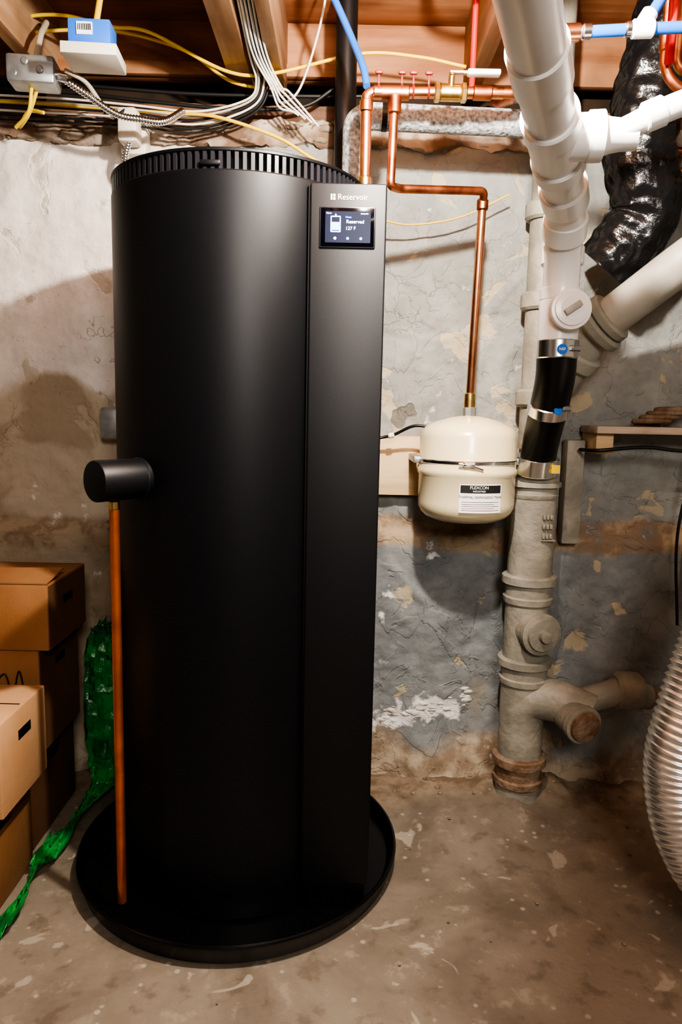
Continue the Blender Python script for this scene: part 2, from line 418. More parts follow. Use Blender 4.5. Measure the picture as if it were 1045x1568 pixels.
a=math.radians(-94); tx,ty=TX+(TR-.002)*math.cos(a),TY+(TR-.002)*math.sin(a)
box('vent_latch_tab',(tx-.022,ty-.006,H+.004),(tx+.022,ty+.01,H+.016),'tank',wh,bev=.004)
PX0,PX1,PF=-.082,.087,1.655
box('control_column',(PX0,PF,.10),(PX1,2.06,1.772),'panelm',wh,bev=.004,seg=3)
box('column_plinth',(PX0+.01,PF+.02,.025),(PX1-.012,2.04,.10),'blk',wh,bev=.004)
box('column_seam',(PX0-.004,PF+.006,.10),(PX0+.002,PF+.03,1.77),'blk',wh,bev=.001)
box('display_bezel',(-.061,PF-.004,1.634),(.063,PF+.002,1.722),'bezel',wh,bev=.004)
box('display_glass',(-.058,PF-.0052,1.637),(.060,PF-.002,1.719),'glass',wh,bev=.002)
ys=PF-.0058
box('screen_backlight',(-.048,ys,1.645),(.052,ys+.0006,1.711),'uid',wh,bev=0)
def ui(n,x0,z0,x1,z1,m='uiw',d=0): box(n,(x0,ys-.0007-d,z0),(x1,ys-.0001-d,z1),m,wh,bev=0)
ui('icon_fill',-.033,1.671,-.017,1.688,'uib')
for n,q in enumerate([(-.036,1.668,-.0340,1.700),(-.0160,1.668,-.014,1.700),(-.035,1.6670,-.015,1.6690),(-.035,1.699,-.015,1.701)]): ui(f'icon_edge_{n+1}',*q)
ui('icon_stem',-.0265,1.702,-.0235,1.705)
text('screen_word','Reserved',(.018,ys-.0008,1.689),.0105,'uiw',wh)
text('screen_temperature','127 F',(.008,ys-.0008,1.675),.0100,'uiw',wh)
text('screen_small','Mode',(.003,ys-.0008,1.6985),.0055,'uib',wh)
text('screen_time','10:42 PM',(.038,ys-.0008,1.706),.0045,'uiw',wh)
text('screen_home','Home',(-.040,ys-.0008,1.7065),.0045,'uiw',wh)
for n,x in enumerate((-.026,.002,.031)):
    lathe(f'screen_button_{n+1}',(x,ys-.0001,1.654),(0,-1,0),[(0,.003),(.0007,.003)],'uiw' if n==0 else 'uib',wh,seg=20)
text('logo_word','Reservoir',(.012,PF-.0004,1.742),.0172,'gold',wh)
for n,q in enumerate([(-.037,1.736,-.0335,1.7485),(-.0315,1.736,-.0265,1.7415),(-.0315,1.743,-.0265,1.7485)]):
    box(f'logo_mark_{n+1}',(q[0],PF-.0008,q[1]),(q[2],PF+.0002,q[3]),'gold',wh,bev=0)
dr=Vector((-.64,-.77,0)).normalized(); P0=Vector((TX,TY,1.110))+dr*(TR-.01)
lathe('side_port_cap',P0,dr,[(0,.046),(.004,.050),(.015,.050),(.018,.0475),(.126,.0475),(.129,.046),(.1305,.043)],'panelm',wh,seg=64)
dp=E('copper_relief_pipe',(-.520,1.635,.03))
pipe('relief_pipe_run',[(-.523,1.636,1.06),(-.526,1.636,.055)],.0115,'copm',dp)
ring('pipe_collar',(-.523,1.636,1.052),(0,0,1),.013,.022,'brass',dp)
pn=E('drip_pan',(TX,TY,0)); R=.447
lathe('pan_shell',(TX,TY,0),(0,0,1),[(.002,R-.02),(.006,R-.012),(.048,R-.002),(.053,R+.003),(.057,R+.001),(.058,R-.004),(.055,R-.009),(.048,R-.012),(.026,R-.017),(.021,R-.024),(.020,.01)],'pan',pn,seg=160)

# ------------------------------------------------------------ copper manifold on top
mf=E('copper_water_manifold',(.2,2.0,2.1))
pipe('hot_riser',[(.045,2.0,1.775),(.044,2.0,2.10),(.40,2.0,2.105)],.0145,'cop',mf,R=.022)
ring('riser_brass_adapter',(.045,2.0,1.855),(0,0,1),.019,.07,'brass',mf)
ring('riser_union_nut',(.045,2.0,1.80),(0,0,1),.024,.035,'brass',mf,seg=6)
ring('elbow_cup_low',(.044,2.0,2.065),(0,0,1),.0175,.03,'cop',mf)
ring('elbow_cup_high',(.076,2.0,2.10),(1,0,0),.0175,.03,'cop',mf)
pipe('cold_drop',[(.118,2.0,2.10),(.113,2.0,1.87),(.14,2.04,1.875),(.386,2.13,1.90),(.386,2.15,1.87)],.0115,'copo',mf,R=.015)
ring('tee_body',(.118,2.0,2.10),(1,0,0),.018,.075,'copo',mf); ring('tee_branch',(.118,2.0,2.07),(0,0,1),.0175,.045,'copo',mf)
ring('valve_body',(.262,2.0,2.103),(1,0,0),.021,.055,'brass',mf,seg=24)
ring('valve_nut_1',(.228,2.0,2.103),(1,0,0),.024,.016,'brass',mf,seg=6); ring('valve_nut_2',(.297,2.0,2.103),(1,0,0),.024,.016,'brass',mf,seg=6)
ring('valve_stem',(.262,1.985,2.125),(0,-.3,1),.008,.03,'brass',mf)
box('valve_lever',(.255,1.965,2.138),(.385,1.983,2.144),'steel',mf,bev=.002)
box('valve_lever_grip',(.30,1.962,2.134),(.385,1.986,2.148),'pvc',mf,bev=.004)
ring('coupling',(.345,2.0,2.104),(1,0,0),.018,.05,'copo',mf)
for k,x in enumerate((.075,.135,.165,.205)):
    ring(f'pipe_clip_{k+1}',(x,2.0,2.104),(1,0,0),.0185,.006,'redc',mf); box(f'clip_hanger_{k+1}',(x-.003,1.997,2.12),(x+.003,2.003,2.145),'redc',mf)
    box(f'clip_head_{k+1}',(x-.010,1.990,2.143),(x+.010,2.002,2.153),'redc',mf,bev=.004)
pipe('elbow_to_joist',[(.40,2.0,2.105),(.43,2.0,2.105),(.45,2.06,2.12),(.45,2.3,2.2),(.45,2.5,2.3)],.0135,'copo',mf,R=.03)

fp=E('foam_insulated_pipe',(.25,2.17,2.1))
pipe('foam_run',[(.018,2.21,1.9),(.018,2.19,2.095),(.05,2.16,2.103),(.63,2.16,2.088)],.036,'foam',fp,R=.06,seg=28)
ring('foam_end_band',(.10,2.161,2.102),(1,0,-.03),.0375,.02,'abs',fp)

# ------------------------------------------------------------ expansion tank
ex=E('thermal_expansion_tank',(.383,2.2,1.1)); EX,EY=.385,2.205
prof=[(0,.012),(.002,.055),(.009,.098),(.020,.124),(.034,.138),(.050,.1455),(.065,.147),(.148,.147),(.153,.151),(.166,.151),(.171,.147),(.262,.147),(.280,.142),(.296,.127),(.309,.098),(.320,.06),(.326,.025)]
lathe('tank_shell',(EX,EY,.945),(0,0,1),prof,'cream',ex,seg=96,ang=60)
ring('top_fitting',(EX,EY,1.283),(0,0,1),.020,.03,'galv',ex,seg=8)
ring('brass_coupling',(EX-.001,EY,1.315),(0,0,1),.017,.05,'brass',ex)
ring('strap',(EX,EY,1.135),(0,0,1),.1495,.014,'steel',ex,seg=96)
ring('strap_clamp',(EX-.02,EY-.149,1.133),(1,0,0),.008,.035,'steel',ex,seg=10)
pipe('strap_tail',[(EX-.05,EY-.150,1.134),(EX-.02,EY-.156,1.131),(EX+.02,EY-.154,1.118)],.003,'steel',ex)
box('strap_bracket',(EX-.165,EY-.01,1.125),(EX-.140,2.37,1.145),'galv',ex); box('strap_bracket_right',(EX+.142,EY-.01,1.125),(EX+.156,2.37,1.145),'galv',ex)
def curved(name,cx,cy,r,a0,a1,z0,z1,mt,par,n=24):
    vs=[];fs=[]
    for i in range(n+1):
        a=a0+(a1-a0)*i/n
        for z in (z0,z1): vs.append((cx+r*math.sin(a),cy-r*math.cos(a),z))
    for i in range(n): fs.append((2*i,2*i+2,2*i+3,2*i+1))
    return mk(name,vs,fs,mt,par)
A0,A1=-.30,.58; AC=(A0+A1)/2
curved('label_paper',EX,EY,.1478,A0,A1,.992,1.076,'paper',ex)
curved('label_black_header',EX,EY,.1481,A0+.02,A1-.02,1.050,1.073,'ink',ex)
def bent_text(name,s,z,size,mt,ac,r=.1485):
    o=text(name,s,(0,0,z),size,mt,ex,ext=.0001)
    for v in o.data.vertices:
        a=ac+v.co.x/r; rr=r-v.co.y; v.co.x=EX+rr*math.sin(a); v.co.y=EY-rr*math.cos(a)
bent_text('label_brand_line','FLEXCON',1.066,.0125,'paper',AC-.05); bent_text('label_brand_sub','INDUSTRIES',1.0555,.007,'paper',AC-.05)
bent_text('label_title','THERMAL EXPANSION TANK',1.038,.0102,'ink',AC)
for k in range(5): curved(f'label_small_print_{k+1}',EX,EY,.1482,A0+.05,A1-.06-.1*(k%2),1.023-k*.006,1.0242-k*.006,'redc' if k==3 else 'ink',ex)
fd=E('expansion_feed_pipe',(.381,2.15,1.6))
pipe('feed_drop',[(.386,2.15,1.885),(EX-.001,EY-.03,1.60),(EX-.001,EY,1.33)],.0125,'cop',fd,R=.1)
ring('feed_elbow_cup',(.386,2.15,1.868),(0,0,1),.0165,.03,'copo',fd)
mb=E('plywood_mounting_board',(.3,2.38,1.1)); box('board',(.06,2.37,1.005),(.555,2.415,1.20),'pine',mb,bev=.002)
cb=E('sensor_cable',(.2,2.3,1.2)); wire('cable',[(.02,2.2,1.16),(.10,2.3,1.19),(.16,2.30,1.205),(.22,2.27,1.235),(.27,2.26,1.235)],.005,'blc',cb); ring('cable_clip',(.155,2.30,1.204),(1,0,.2),.009,.02,'whc',cb)

# ------------------------------------------------------------ white PVC
pv=E('white_pvc_drain_stack',(.5,1.9,1.7))
V=[Vector(q) for q in [(.14,.85,1.905),(.26,1.15,1.88),(.420,1.56,1.838),(.545,1.87,1.79),(.580,2.0,1.69),(.580,2.0,1.47)]]
pipe('pvc_run',V,.048,'pvc',pv,R=.09,seg=48)
def hub(n,p,d,r=.056,l=.07,m='pvc'): ring(n,p,d,r,l,m,pv,c=.004,seg=48)
d01=(V[2]-V[1]).normalized(); d12=(V[3]-V[2]).normalized()
hub('pvc_hub_1',V[1]+d01*.17,d01,.053,.11)
hub('pvc_hub_2',V[2]-d01*.07,d01,.057,.06); hub('pvc_tee_body',V[2]+d01*.02,d01,.0535,.17)
hub('pvc_hub_3',V[2]+d12*.10,d12,.057,.05); hub('pvc_hub_4',V[3]-d12*.08,d12,.056,.09)
hub('pvc_hub_5',V[3]+(V[4]-V[3])*.35,(V[4]-V[3]),.0555,.06)
hub('pvc_hub_6',(.580,2.0,1.70),(0,0,1),.056,.05)
hub('pvc_lower_hub',(.580,2.0,1.60),(0,0,1),.053,.035); hub('pvc_wye_body',(.580,2.0,1.525),(0,0,1),.054,.12)
cd=Vector((-.02,-1,.05)).normalized(); q=Vector((.589,2.0,1.548))
lathe('cleanout_neck',q,cd,[(0,.046),(.065,.046),(.068,.052),(.085,.052),(.086,.048)],'pvc',pv,seg=48)
lathe('cleanout_plug',q+cd*.086,cd,[(0,.044),(.006,.043),(.008,.030),(.0085,.030)],'pvc',pv,seg=48)
bm_o=box('cleanout_key',(-.024,-.006,-.008),(.024,.006,.008),'pvco',pv,bev=.002)
bm_o.data.transform(Matrix.Translation(q+cd*.1)@Matrix.Rotation(math.radians(-35),4,'Y'))
lathe('branch_boss',V[2],(1,-.12,.02),[(0,.045),(.065,.045),(.067,.049),(.095,.049),(.097,.044)],'pvc',pv,seg=40)
lathe('branch_reducer',V[2]+Vector((.09,-.012,.002)),(1,-.12,.03),[(0,.040),(.02,.034),(.04,.031),(.07,.031)],'pvc',pv,seg=36)
pipe('branch_pipe',[V[2]+Vector((.12,-.02,.004)),(.62,1.50,1.875),(1.2,1.40,2.06)],.024,'pvc',pv,R=.04,seg=28)
ring('branch_coupling',(.60,1.508,1.868),(.5,-.06,.2),.029,.04,'pvc',pv)
rb=E('rubber_coupling',(.59,2.1,1.3))
pipe('rubber_elbow',[(.580,2.0,1.45),(.590,2.03,1.385),(.592,2.09,1.29),(.597,2.17,1.20),(.603,2.22,1.12)],.054,'rub',rb,R=.05,seg=40)
for n,(p,d,r,l) in enumerate([((.580,2.0,1.455),(0,0,1),.057,.05),((.592,2.088,1.297),(.02,.5,-1),.060,.035),((.602,2.215,1.125),(0,.2,-1),.066,.055)]):
    ring(f'steel_band_{n+1}',p,d,r,l,'steel',rb)
    ring(f'band_screw_{n+1}',Vector(p)+Vector((.035,-.052,0)),(1,.3,0),.008,.03,'galv',rb,seg=10)
lathe('band_label_1',(.578,1.9435,1.452),(0,-1,0),[(0,.014),(.001,.014)],'bluep',rb,seg=24); text('band_label_text','NSF',(.578,1.9420,1.452),.010,'paper',rb)
lathe('band_label_3',(.600,2.024,1.29),(.2,-1,.3),[(0,.012),(.003,.012)],'bluep',rb,seg=24)
box('band_label_2',(.630,2.150,1.105),(.655,2.157,1.13),'yel',rb,bev=0)

# ------------------------------------------------------------ cast iron stack
IX,IY=.608,2.25
ci=E('cast_iron_soil_stack',(IX,IY,0))
lathe('stack_barrel',(IX,IY,0),(0,0,1),[(.01,.072),(1.09,.070)],'iron',ci,seg=56)
def bell(n,z,r=.088,l=.075,m='iron'):
    lathe(n,(IX,IY,z),(0,0,1),[(-l*.55,.070),(-l*.45,r-.008),(-l*.25,r-.006),(-l*.2,r-.012),(l*.2,r-.012),(l*.25,r),(l*.5,r),(l*.55,r-.006),(l*.56,.070)],m,ci,seg=56)
bell('bell_top',1.045,.082,.05); bell('bell_mid',.725,.086,.09); bell('bell_low',.455,.086,.085); bell('bell_base',.115,.088,.10,'rust')
cd2=Vector((.25,-1,.02)).normalized(); q=Vector((IX,IY,.60))
lathe('stack_cleanout_boss',q,cd2,[(0,.06),(.08,.06),(.085,.066),(.10,.066),(.102,.060)],'iron',ci,seg=40)
lathe('stack_cleanout_plug',q+cd2*.102,cd2,[(0,.052),(.010,.050),(.012,.02),(.03,.018),(.031,.014)],'iron',ci,seg=40)
for k in range(9): box(f'cast_mark_{k+1}',(IX+.012+.012*(k%3),IY-.078+.004*(k%3),.90+.03*(k//3)),(IX+.021+.012*(k%3),IY-.060,.915+.03*(k//3)),'iron',ci,bev=.002)
box('mark_bar_1',(IX+.01,IY-.077,.893),(IX+.055,IY-.05,.897),'iron',ci)
pipe('tee_sweep',[(IX,IY,.20),(IX,IY-.01,.36),(.70,2.21,.375),(.80,2.16,.34)],.068,'iron',ci,R=.11,seg=48)
pd=Vector((.30,-1,-.1)).normalized()
lathe('tee_plug_boss',(.735,2.17,.345),pd,[(0,.055),(.06,.055),(.064,.060),(.085,.060),(.087,.054)],'iron',ci,seg=40)
lathe('tee_plug',Vector((.735,2.17,.345))+pd*.086,pd,[(0,.05),(.012,.048),(.013,.044)],'rust',ci,seg=40)
pipe('branch_arm',[(.78,2.20,.37),(.87,2.22,.385),(.93,2.24,.40),(.98,2.24,.385),(1.01,2.25,.37)],.042,'iron',ci,R=.05,seg=36)
ring('branch_bell',(.945,2.24,.395),(1,.05,-.05),.060,.09,'iron',ci,c=.012); ring('branch_cap',(1.005,2.25,.37),(1,.1,-.1),.040,.05,'rust',ci,c=.006)
pipe('rusty_stub',[(1.01,2.25,.37),(1.13,2.28,.36),(1.2,2.36,.36)],.024,'rust',ci)

os_=E('vertical_vent_stack',(.615,2.32,1.7))
lathe('vent_barrel',(.62,2.325,0),(0,0,1),[(1.17,.052),(2.52,.052)],'iron',os_,seg=44)
for n,z in enumerate((1.33,1.63,1.9)): ring(f'vent_hub_{n+1}',(.62,2.325,z),(0,0,1),.068,.055,'iron',os_,c=.008)
db=E('diagonal_branch_drain',(.8,2.15,1.6))
pipe('diagonal_run',[(.66,2.23,1.38),(.735,2.14,1.535),(.90,1.99,1.69),(1.35,1.75,2.05)],.056,'pvco',db,R=.05,seg=44)
dd=Vector((.165,-.15,.155)).normalized()
ring('diagonal_hub',Vector((.737,2.138,1.538)),dd,.086,.035,'iron',db,c=.008); ring('diagonal_hub_lip',Vector((.757,2.120,1.557)),dd,.076,.03,'iron',db,c=.006)
ring('lower_collar',(.695,2.19,1.45),(.3,-.36,.6),.070,.05,'iron',db,c=.008)
bd=E('black_wrapped_duct',(.85,2.1,1.9))
pp=resample(catmull([(.90,2.14,2.5),(.86,2.15,2.25),(.83,2.17,2.03),(.87,2.19,1.88),(.83,2.22,1.78),(.78,2.25,1.71)],14),.008)
sweep('duct_wrap',pp,.098,'bag',bd,seg=72,vf=lambda s,a:1+.10*noise.noise(Vector((math.cos(a)*1.8,math.sin(a)*1.8,s*9)))+.05*noise.noise(Vector((math.cos(a)*5,math.sin(a)*5,s*30)))+.025*math.sin(s*110+2*math.sin(a*2)))
st=E('surface_conduit_strip',(.755,2.36,1.0)); box('conduit_strip',(.735,2.35,.855),(.795,2.405,1.20),'iron',st,bev=.006)
lg=E('wooden_ledge',(1.0,2.33,1.24))
box('ledge_board',(.79,2.24,1.225),(1.6,2.40,1.248),'dusty',lg,bev=.003); box('ledge_block',(.80,2.27,1.16),(.855,2.41,1.225),'pine',lg,bev=.003)
rg=E('rope_coil',(1.0,2.3,1.26))
wire('coil',[(.97+.05*math.cos(t*1.1)+.004*t,2.31+.03*math.sin(t*1.1),1.258+.0022*t) for t in range(24)],.009,'rust',rg)
bc=E('black_power_cable',(1.0,2.3,1.1)); wire('cable',[(.77,2.33,1.17),(.80,2.25,1.172),(.95,2.25,1.185),(1.1,2.25,1.175),(1.5,2.25,1.18)],.006,'blc',bc)
wire('cable_drop',[(1.12,2.27,1.18),(1.10,2.31,.9),(1.12,2.30,.6)],.005,'blc',bc)

fx=E('flexible_aluminium_duct',(.85,1.6,.3))
pp=resample(catmull([(1.10,1.70,1.25),(.97,1.66,1.0),(.880,1.62,.76),(.826,1.60,.58),(.811,1.60,.45),(.835,1.58,.31),(.90,1.55,.20),(1.02,1.50,.13),(1.2,1.42,.088)],20),.0022)
sweep('duct_bellows',pp,.08,'foil',fx,seg=64,rf=lambda s,i:.074+.0035*math.sin(s*2*math.pi/.017)+.001*math.sin(s*2*math.pi/.0057),ang=180)
# ------------------------------------------------------------ cardboard boxes
def carton(a,b,mt,name='cardboard_box',side=None):
    e=E(name,((a[0]+b[0])/2,(a[1]+b[1])/2,a[2]))
    box('carton_shell',a,b,mt,e,bev=.004)
    xm=(a[0]+b[0])/2
    box('top_tape',(xm-.03,a[1]-.0008,b[2]-.06),(xm+.03,a[1]+.002,b[2]+.0008),'tape',e,bev=0)
    box('top_seam',(a[0]+.01,(a[1]+b[1])/2-.002,b[2]-.001),(b[0]-.01,(a[1]+b[1])/2+.002,b[2]+.001),'blk',e,bev=0)
    box('side_handle_slot',(b[0]-.002,(a[1]+b[1])/2-.035,b[2]-.08),(b[0]+.0008,(a[1]+b[1])/2+.035,b[2]-.055),'blk',e,bev=0)
    if side: box('side_panel_shade',(b[0]-.001,a[1]+.006,a[2]+.006),(b[0]+.0005,b[1]-.006,b[2]-.006),side,e,bev=0)  # darker sheet over the right face, its shade put into the colour
    return e
carton((-1.27,1.92,0),(-.87,2.25,.29),'cardd')
e=carton((-1.25,1.92,.292),(-.835,2.22,.600),'card',side='cardd')
wire('print_loop_a',[(-.96,1.9185,.50),(-.93,1.9185,.53),(-.91,1.9185,.47),(-.89,1.9185,.54),(-.875,1.9185,.46)],.0025,'ink',e)
e=carton((-1.26,1.91,.602),(-.80,2.20,.79),'card',side='cardd')
vs=[(-1.26,1.91,.791),(-.80,1.91,.791),(-.795,2.02,.812),(-1.26,2.02,.80)]
mk('open_flap',vs+[(x,y,z+.004) for x,y,z in vs],[(0,1,2,3),(7,6,5,4),(0,4,5,1),(1,5,6,2),(2,6,7,3),(3,7,4,0)],'card',e,smooth=False)
carton((-1.30,1.56,0),(-.850,1.87,.285),'card')
e=carton((-1.26,1.60,.287),(-.795,1.86,.525),'cardl')
box('shipping_label',(-.90,1.5985,.43),(-.835,1.6005,.49),'paper',e,bev=0); box('label_stripe',(-.895,1.598,.455),(-.845,1.6,.467),'redc',e,bev=0)
# green plastic
gp=E('green_plastic_sheet',(-.75,2.1,0))
pts=[((-.765,2.33,.56),.04,(1,0,0)),((-.765,2.33,.50),.10,(1,0,0)),((-.755,2.33,.38),.13,(1,0,0)),((-.745,2.32,.25),.14,(1,.1,0)),((-.745,2.29,.12),.12,(1,.1,0)),((-.755,2.24,.05),.09,(1,-.3,.35)),((-.775,2.13,.035),.055,(1,-.3,.6)),((-.790,2.0,.03),.042,(1,.2,.8)),((-.805,1.88,.025),.034,(1,0,-.6)),((-.805,1.76,.024),.032,(.4,.2,.8)),((-.80,1.64,.02),.030,(1,.1,.5)),((-.815,1.50,.014),.03,(1,0,0))]
cp=catmull([p for p,_,_ in pts],10); cw=catmull([(w,0,0) for _,w,_ in pts],10); cdn=catmull([d for _,_,d in pts],10)
vs=[];fs=[];K=17
for i,p in enumerate(cp):
    d=cdn[i].normalized()
    for k in range(K):
        t=(k/(K-1)-.5)*2; off=.026*noise.noise(Vector((i*.28,k*.5,0)))+.014*noise.noise(Vector((i*.9,k*1.2,4)))
        q=p+d*(t*cw[i].x*.8)+Vector((0,off,abs(off)*.9)); q.z=max(q.z,.004); q.y=min(q.y,2.36)
        vs.append(q)
for i in range(len(cp)-1):
    for k in range(K-1): a=i*K+k; fs.append((a,a+1,a+K+1,a+K))
o=mk('sheet_strip',vs,fs,'green',gp,ang=25)
sm=o.modifiers.new('thick','SOLIDIFY'); sm.thickness=.002

# ------------------------------------------------------------ electrical
gb=E('grey_junction_box',(-.86,2.1,2.17))
box('box_shell',(-.925,2.06,2.135),(-.80,2.14,2.205),'galv',gb,bev=.008,rot=.12)
for n,(x,z) in enumerate(((-.90,2.155),(-.87,2.185),(-.83,2.165))): ring(f'knockout_{n+1}',(x,2.057,z),(0,1,0),.010,.006,'galv',gb)
ring('box_connector',(-.785,2.1,2.165),(1,0,-.2),.014,.04,'steel',gb)
pipe('box_hanger',[(-.87,2.12,2.19),(-.88,2.2,2.32),(-.90,2.3,2.40),(-.96,2.4,2.43)],.008,'crc',gb)
bb=E('blue_junction_box',(-.67,2.0,2.2))
box('blue_shell',(-.725,1.98,2.185),(-.618,2.05,2.255),'bluebox',bb,bev=.004,rot=.05)
box('barcode_sticker',(-.70,1.9765,2.215),(-.66,1.980,2.245),'paper',bb,bev=0,rot=.05)
for k in range(8): box(f'barcode_line_{k+1}',(-.697+k*.0045,1.9755,2.225),(-.695+k*.0045,1.9775,2.24),'ink',bb,bev=0)
box('ivory_cover_plate',(-.735,1.945,2.155),(-.595,2.06,2.183),'ivory',bb,bev=.003,rot=.08)
pipe('box_support',[(-.67,2.03,2.25),(-.67,2.1,2.4),(-.67,2.15,2.52)],.008,'yel',bb)
bp_=E('beige_surface_receptacle',(-.66,2.3,2.12)); box('receptacle_body',(-.695,2.28,2.065),(-.635,2.345,2.165),'ivory',bp_,bev=.012)
box('receptacle_base',(-.705,2.345,2.05),(-.625,2.40,2.175),'ivory',bp_,bev=.008)
gx=E('grey_switch_box',(-.76,2.38,1.22)); box('switch_shell',(-.793,2.34,1.17),(-.715,2.405,1.275),'galv',gx,bev=.014)
cd_=E('flexible_metal_conduit',(-.7,2.15,2.1))
pp=resample(catmull([(-.79,2.1,2.165),(-.73,2.12,2.13),(-.66,2.16,2.095),(-.60,2.18,2.09),(-.54,2.22,2.10),(-.50,2.3,2.16)],14),.0018)
sweep('conduit_a',pp,.011,'steel',cd_,seg=14,rf=lambda s,i:.0095+.0014*math.sin(s*2*math.pi/.008),ang=180)
pp=resample(catmull([(-.665,2.30,2.07),(-.68,2.31,2.02),(-.67,2.33,1.96),(-.66,2.36,1.85)],14),.0018)
sweep('conduit_b',pp,.011,'steel',cd_,seg=14,rf=lambda s,i:.0095+.0014*math.sin(s*2*math.pi/.008),ang=180)
wr=E('electrical_cable_bundle',(-.3,2.3,2.25))
def w(pts,m,r=.0052):
    w.k+=1; wire(f'cable_{w.k}',pts,r,m,wr)
w.k=0
w([(-1.3,2.3,2.37),(-1.04,2.3,2.376),(-.96,2.3,2.412),(-.846,2.3,2.418),(-.71,2.3,2.39),(-.594,2.3,2.376),(-.371,2.3,2.275),(-.225,2.3,2.272),(.027,2.3,2.33),(.20,2.3,2.325),(.345,2.3,2.30)],'yel')
w([(-1.04,2.32,2.36),(-.9,2.33,2.39),(-.7,2.35,2.40),(-.5,2.35,2.35),(-.36,2.36,2.27),(-.2,2.36,2.25)],'yel')
w([(-.72,2.12,2.44),(-.66,2.12,2.42),(-.60,2.1,2.40),(-.585,2.08,2.36),(-.60,2.06,2.35)],'yel',.007)
w([(-.86,2.12,2.15),(-.90,2.15,2.09),(-.95,2.2,2.07),(-.93,2.22,2.12),(-.88,2.2,2.11)],'yel')
w([(-.87,2.1,2.14),(-.89,2.12,2.08),(-.94,2.15,2.05)],'yel')
w([(-1.3,2.34,2.2),(-1.0,2.34,2.19),(-.75,2.34,2.18),(-.55,2.33,2.165),(-.4,2.30,2.146),(-.225,2.29,2.092),(-.128,2.28,2.038),(-.03,2.25,1.965),(.01,2.25,1.9)],'yel')
for k in range(6):
    ox=.010*k
    w([(-.297+ox*.9,1.3,2.40),(-.293+ox*.9,1.9,2.33),(-.290+ox,2.2,2.285),(-.278+ox*.8,2.28,2.24),(-.31+ox*.5,2.31,2.20-.007*k),(-.46,2.32+.003*k,2.168-.011*k),(-.65,2.33,2.185-.012*k),(-.9,2.34,2.205-.014*k),(-1.3,2.35,2.22-.014*k)],('whc','crc','blc','whc','blc','blc')[k],.0034)
for k in range(5):
    w([(-.289+.010*k,1.2,2.39),(-.285+.010*k,1.9,2.325),(-.280+.010*k,2.18,2.28),(-.235+.008*k,2.26,2.22),(-.21+.008*k,2.28,2.17+.01*k),(-.17+.02*k,2.26,2.15-.01*k)],'whc',.0032)
w([(-.06,2.2,2.52),(-.09,2.25,2.38),(-.148,2.29,2.228),(-.206,2.3,2.19),(-.225,2.3,2.246)],'whc',.0035)
w([(-1.3,2.38,2.25),(-.9,2.38,2.24),(-.6,2.38,2.215),(-.35,2.38,2.20),(-.15,2.38,2.21),(-.05,2.37,2.26)],'blc',.006)
w([(-1.3,2.40,2.28),(-.9,2.40,2.27),(-.5,2.40,2.25),(-.1,2.40,2.25),(.3,2.4,2.26)],'blc',.006)
w([(-.76,2.05,2.16),(-.72,2.1,2.15),(-.70,2.2,2.12),(-.69,2.28,2.14)],'crc',.006)
w([(-.80,2.12,2.18),(-.74,2.2,2.17),(-.70,2.26,2.13),(-.665,2.29,2.16)],'blc',.005)
w([(.10,2.3,1.86),(.2,2.33,1.855),(.35,2.33,1.88),(.5,2.33,1.95)],'yel',.003)

# ------------------------------------------------------------ other pipes up top
bk=E('black_abs_pipe',(.01,2.28,2.2)); lathe('abs_run',(-.012,2.30,0),(0,0,1),[(1.85,.032),(2.52,.032)],'abs',bk,seg=32)
bl=E('blue_pex_pipe',(0,2.1,2.3)); wire('blue_run',[(-.13,2.1,2.52),(-.05,2.1,2.38),(.006,2.08,2.26),(.035,2.03,2.17),(.044,2.0,2.115)],.0095,'bluep',bl,seg=14)
rd=E('red_pex_pipe',(.335,2.2,2.3)); wire('red_run',[(.338,2.1,2.52),(.338,2.12,2.41),(.34,2.14,2.25),(.337,2.13,2.155)],.0085,'redp',rd,seg=12)
cc=E('white_corrugated_tube',(.3,2.0,2.4))
pp=resample(catmull([(.20,2.0,2.52),(.22,2.0,2.40),(.27,1.98,2.36),(.34,1.98,2.37),(.36,1.98,2.45)],12),.002)
sweep('corrugated_run',pp,.014,'whc',cc,seg=14,rf=lambda s,i:.013+.002*math.sin(s*2*math.pi/.009),ang=180)
bx=E('blue_pex_branch_assembly',(.6,1.6,2.06))
pipe('copper_stub',[(.40,1.75,2.05),(.42,1.62,2.055),(.455,1.6,2.058)],.012,'copo',bx); ring('copper_coupling',(.455,1.6,2.058),(1,0,.05),.017,.035,'cop',bx)
pipe('blue_horizontal',[(.46,1.6,2.058),(.60,1.6,2.068),(1.2,1.6,2.10)],.0115,'bluep',bx)
ring('crimp_ring_1',(.485,1.6,2.060),(1,0,.05),.015,.02,'steel',bx)
ring('white_tee',(.60,1.6,2.068),(1,0,.05),.018,.045,'pvc',bx); ring('white_tee_branch',(.607,1.6,2.088),(.6,0,1),.017,.03,'pvc',bx)
pipe('blue_upper',[(.60,1.6,2.07),(.65,1.62,2.15),(.78,1.7,2.35),(.8,1.75,2.52)],.0115,'bluep',bx)
ring('crimp_ring_2',(.57,1.6,2.066),(1,0,.05),.015,.015,'steel',bx)
cr=E('copper_riser_pair',(.7,1.75,2.1))
pipe('riser_a',[(.70,1.72,2.52),(.70,1.72,2.04),(.74,1.72,2.0),(1.2,1.72,2.0)],.0115,'copo',cr); pipe('riser_b',[(.76,1.8,2.52),(.76,1.8,2.08),(.9,1.8,2.06),(1.3,1.8,2.06)],.0115,'copo',cr)
ring('riser_coupling',(.70,1.72,2.10),(0,0,1),.015,.04,'copo',cr)
pipe('red_riser',[(.685,1.66,2.52),(.685,1.66,2.09),(.70,1.7,2.05)],.010,'redp',cr)
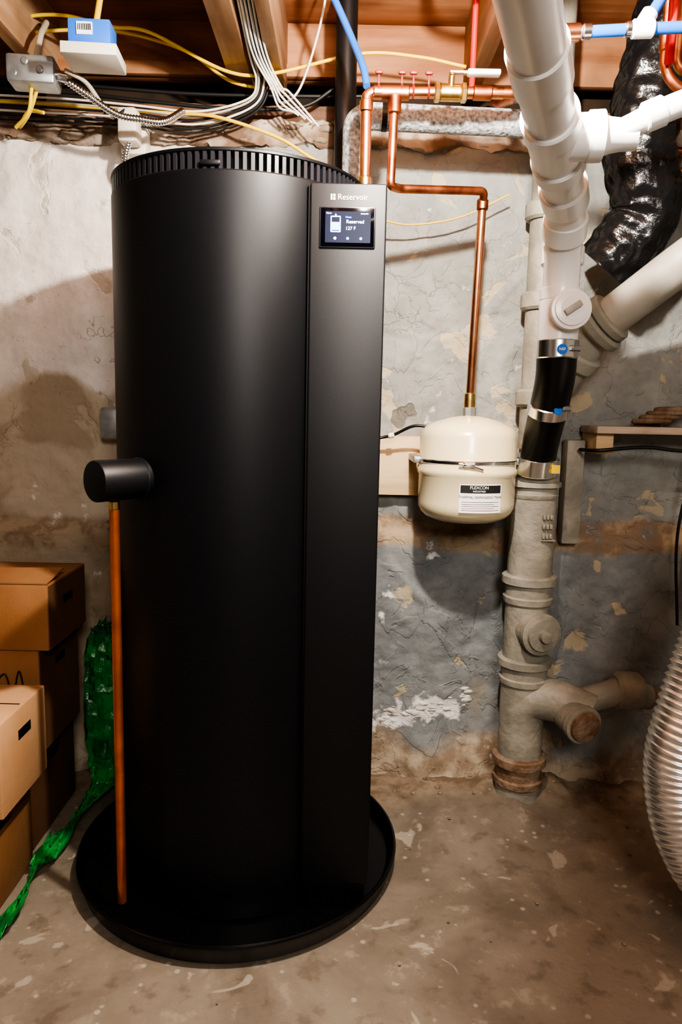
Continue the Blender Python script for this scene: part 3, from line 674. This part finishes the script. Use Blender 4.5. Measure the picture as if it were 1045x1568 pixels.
c2=E('copper_branch_pipes',(1.0,2.2,2.05)); pipe('run_a',[(.96,2.3,2.08),(1.4,2.25,2.02)],.011,'copo',c2); pipe('run_b',[(.96,2.3,2.02),(1.4,2.25,1.99)],.011,'copo',c2)
# ------------------------------------------------------------ debris
de=E('floor_debris',(.7,2.2,0)); vs=[];fs=[]
for k in range(34):
    x=random.uniform(.2,1.25); y=random.uniform(2.24,2.35); s=random.uniform(.003,.008)
    blob(vs,fs,(x,y,fz(x,y)+s*.2),(s*1.3,s,s*.8),k)
for k in range(16):
    x=random.uniform(-.72,1.0); y=random.uniform(1.35,2.2)
    if (x-TX)**2+(y-TY)**2<.22: continue
    s=random.uniform(.0015,.004); blob(vs,fs,(x,y,s*.3),(s*1.4,s,s),k+99)
mk('stone_chips',vs,fs,'conc',de,ang=80)
ef=E('efflorescence_crust',(.3,2.36,.2)); vs=[];fs=[]
for k in range(46):
    t=random.random(); x=.12+.34*t+random.gauss(0,.015); z=.19+.12*t*random.uniform(.6,1.2)+random.gauss(0,.012)
    s=random.uniform(.004,.013); blob(vs,fs,(x,WY-wall_relief(x,z)+.002,z),(s*1.6,s*.5,s*.7),k)
mk('crust_flakes',vs,fs,'eff',ef,ang=80)

# ------------------------------------------------------------ lights
def pt(name,loc,power,col,r):
    l=bpy.data.lights.new(name,'POINT'); l.energy=power; l.color=col; l.shadow_soft_size=r
    o=bpy.data.objects.new(name,l); o.location=loc; COL.objects.link(o); return o
pt('bare_bulb_light',(.19,1.12,2.15),122,(1,.92,.82),.03)
l=bpy.data.lights.new('fill_light','AREA'); l.energy=38; l.size=.6; l.color=(1,.94,.87)  # soft fill added behind the camera, not an actual lamp
o=bpy.data.objects.new('fill_light',l); o.location=(.35,-1.1,2.2); COL.objects.link(o)
o.rotation_euler=(Vector((.0,2.2,.7))-Vector(o.location)).to_track_quat('-Z','Y').to_euler()
wd=bpy.data.worlds.new('World'); S.world=wd; wd.use_nodes=True
wd.node_tree.nodes['Background'].inputs[0].default_value=(.5,.47,.43,1); wd.node_tree.nodes['Background'].inputs[1].default_value=.1
# ------------------------------------------------------------ camera
cam=bpy.data.cameras.new('camera'); co=bpy.data.objects.new('camera',cam); COL.objects.link(co)
cam.sensor_fit='AUTO'; cam.sensor_width=36; cam.lens=1098.27/1568*36; cam.clip_start=.02
p_,r_=.1389,.0208
fwd=Vector((0,math.cos(p_),-math.sin(p_))); up=Vector((0,math.sin(p_),math.cos(p_))); rt=Vector((1,0,0))
cr_=math.cos(r_); sr=math.sin(r_)
camx=rt*cr_+up*sr; camy=up*cr_-rt*sr
Mx=Matrix((camx,camy,-fwd)).transposed().to_4x4(); Mx.translation=(0,0,1.2756)
co.matrix_world=Mx; S.camera=co
S.view_settings.view_transform='AgX'
S.view_settings.look='AgX - High Contrast'
S.view_settings.exposure=0.35
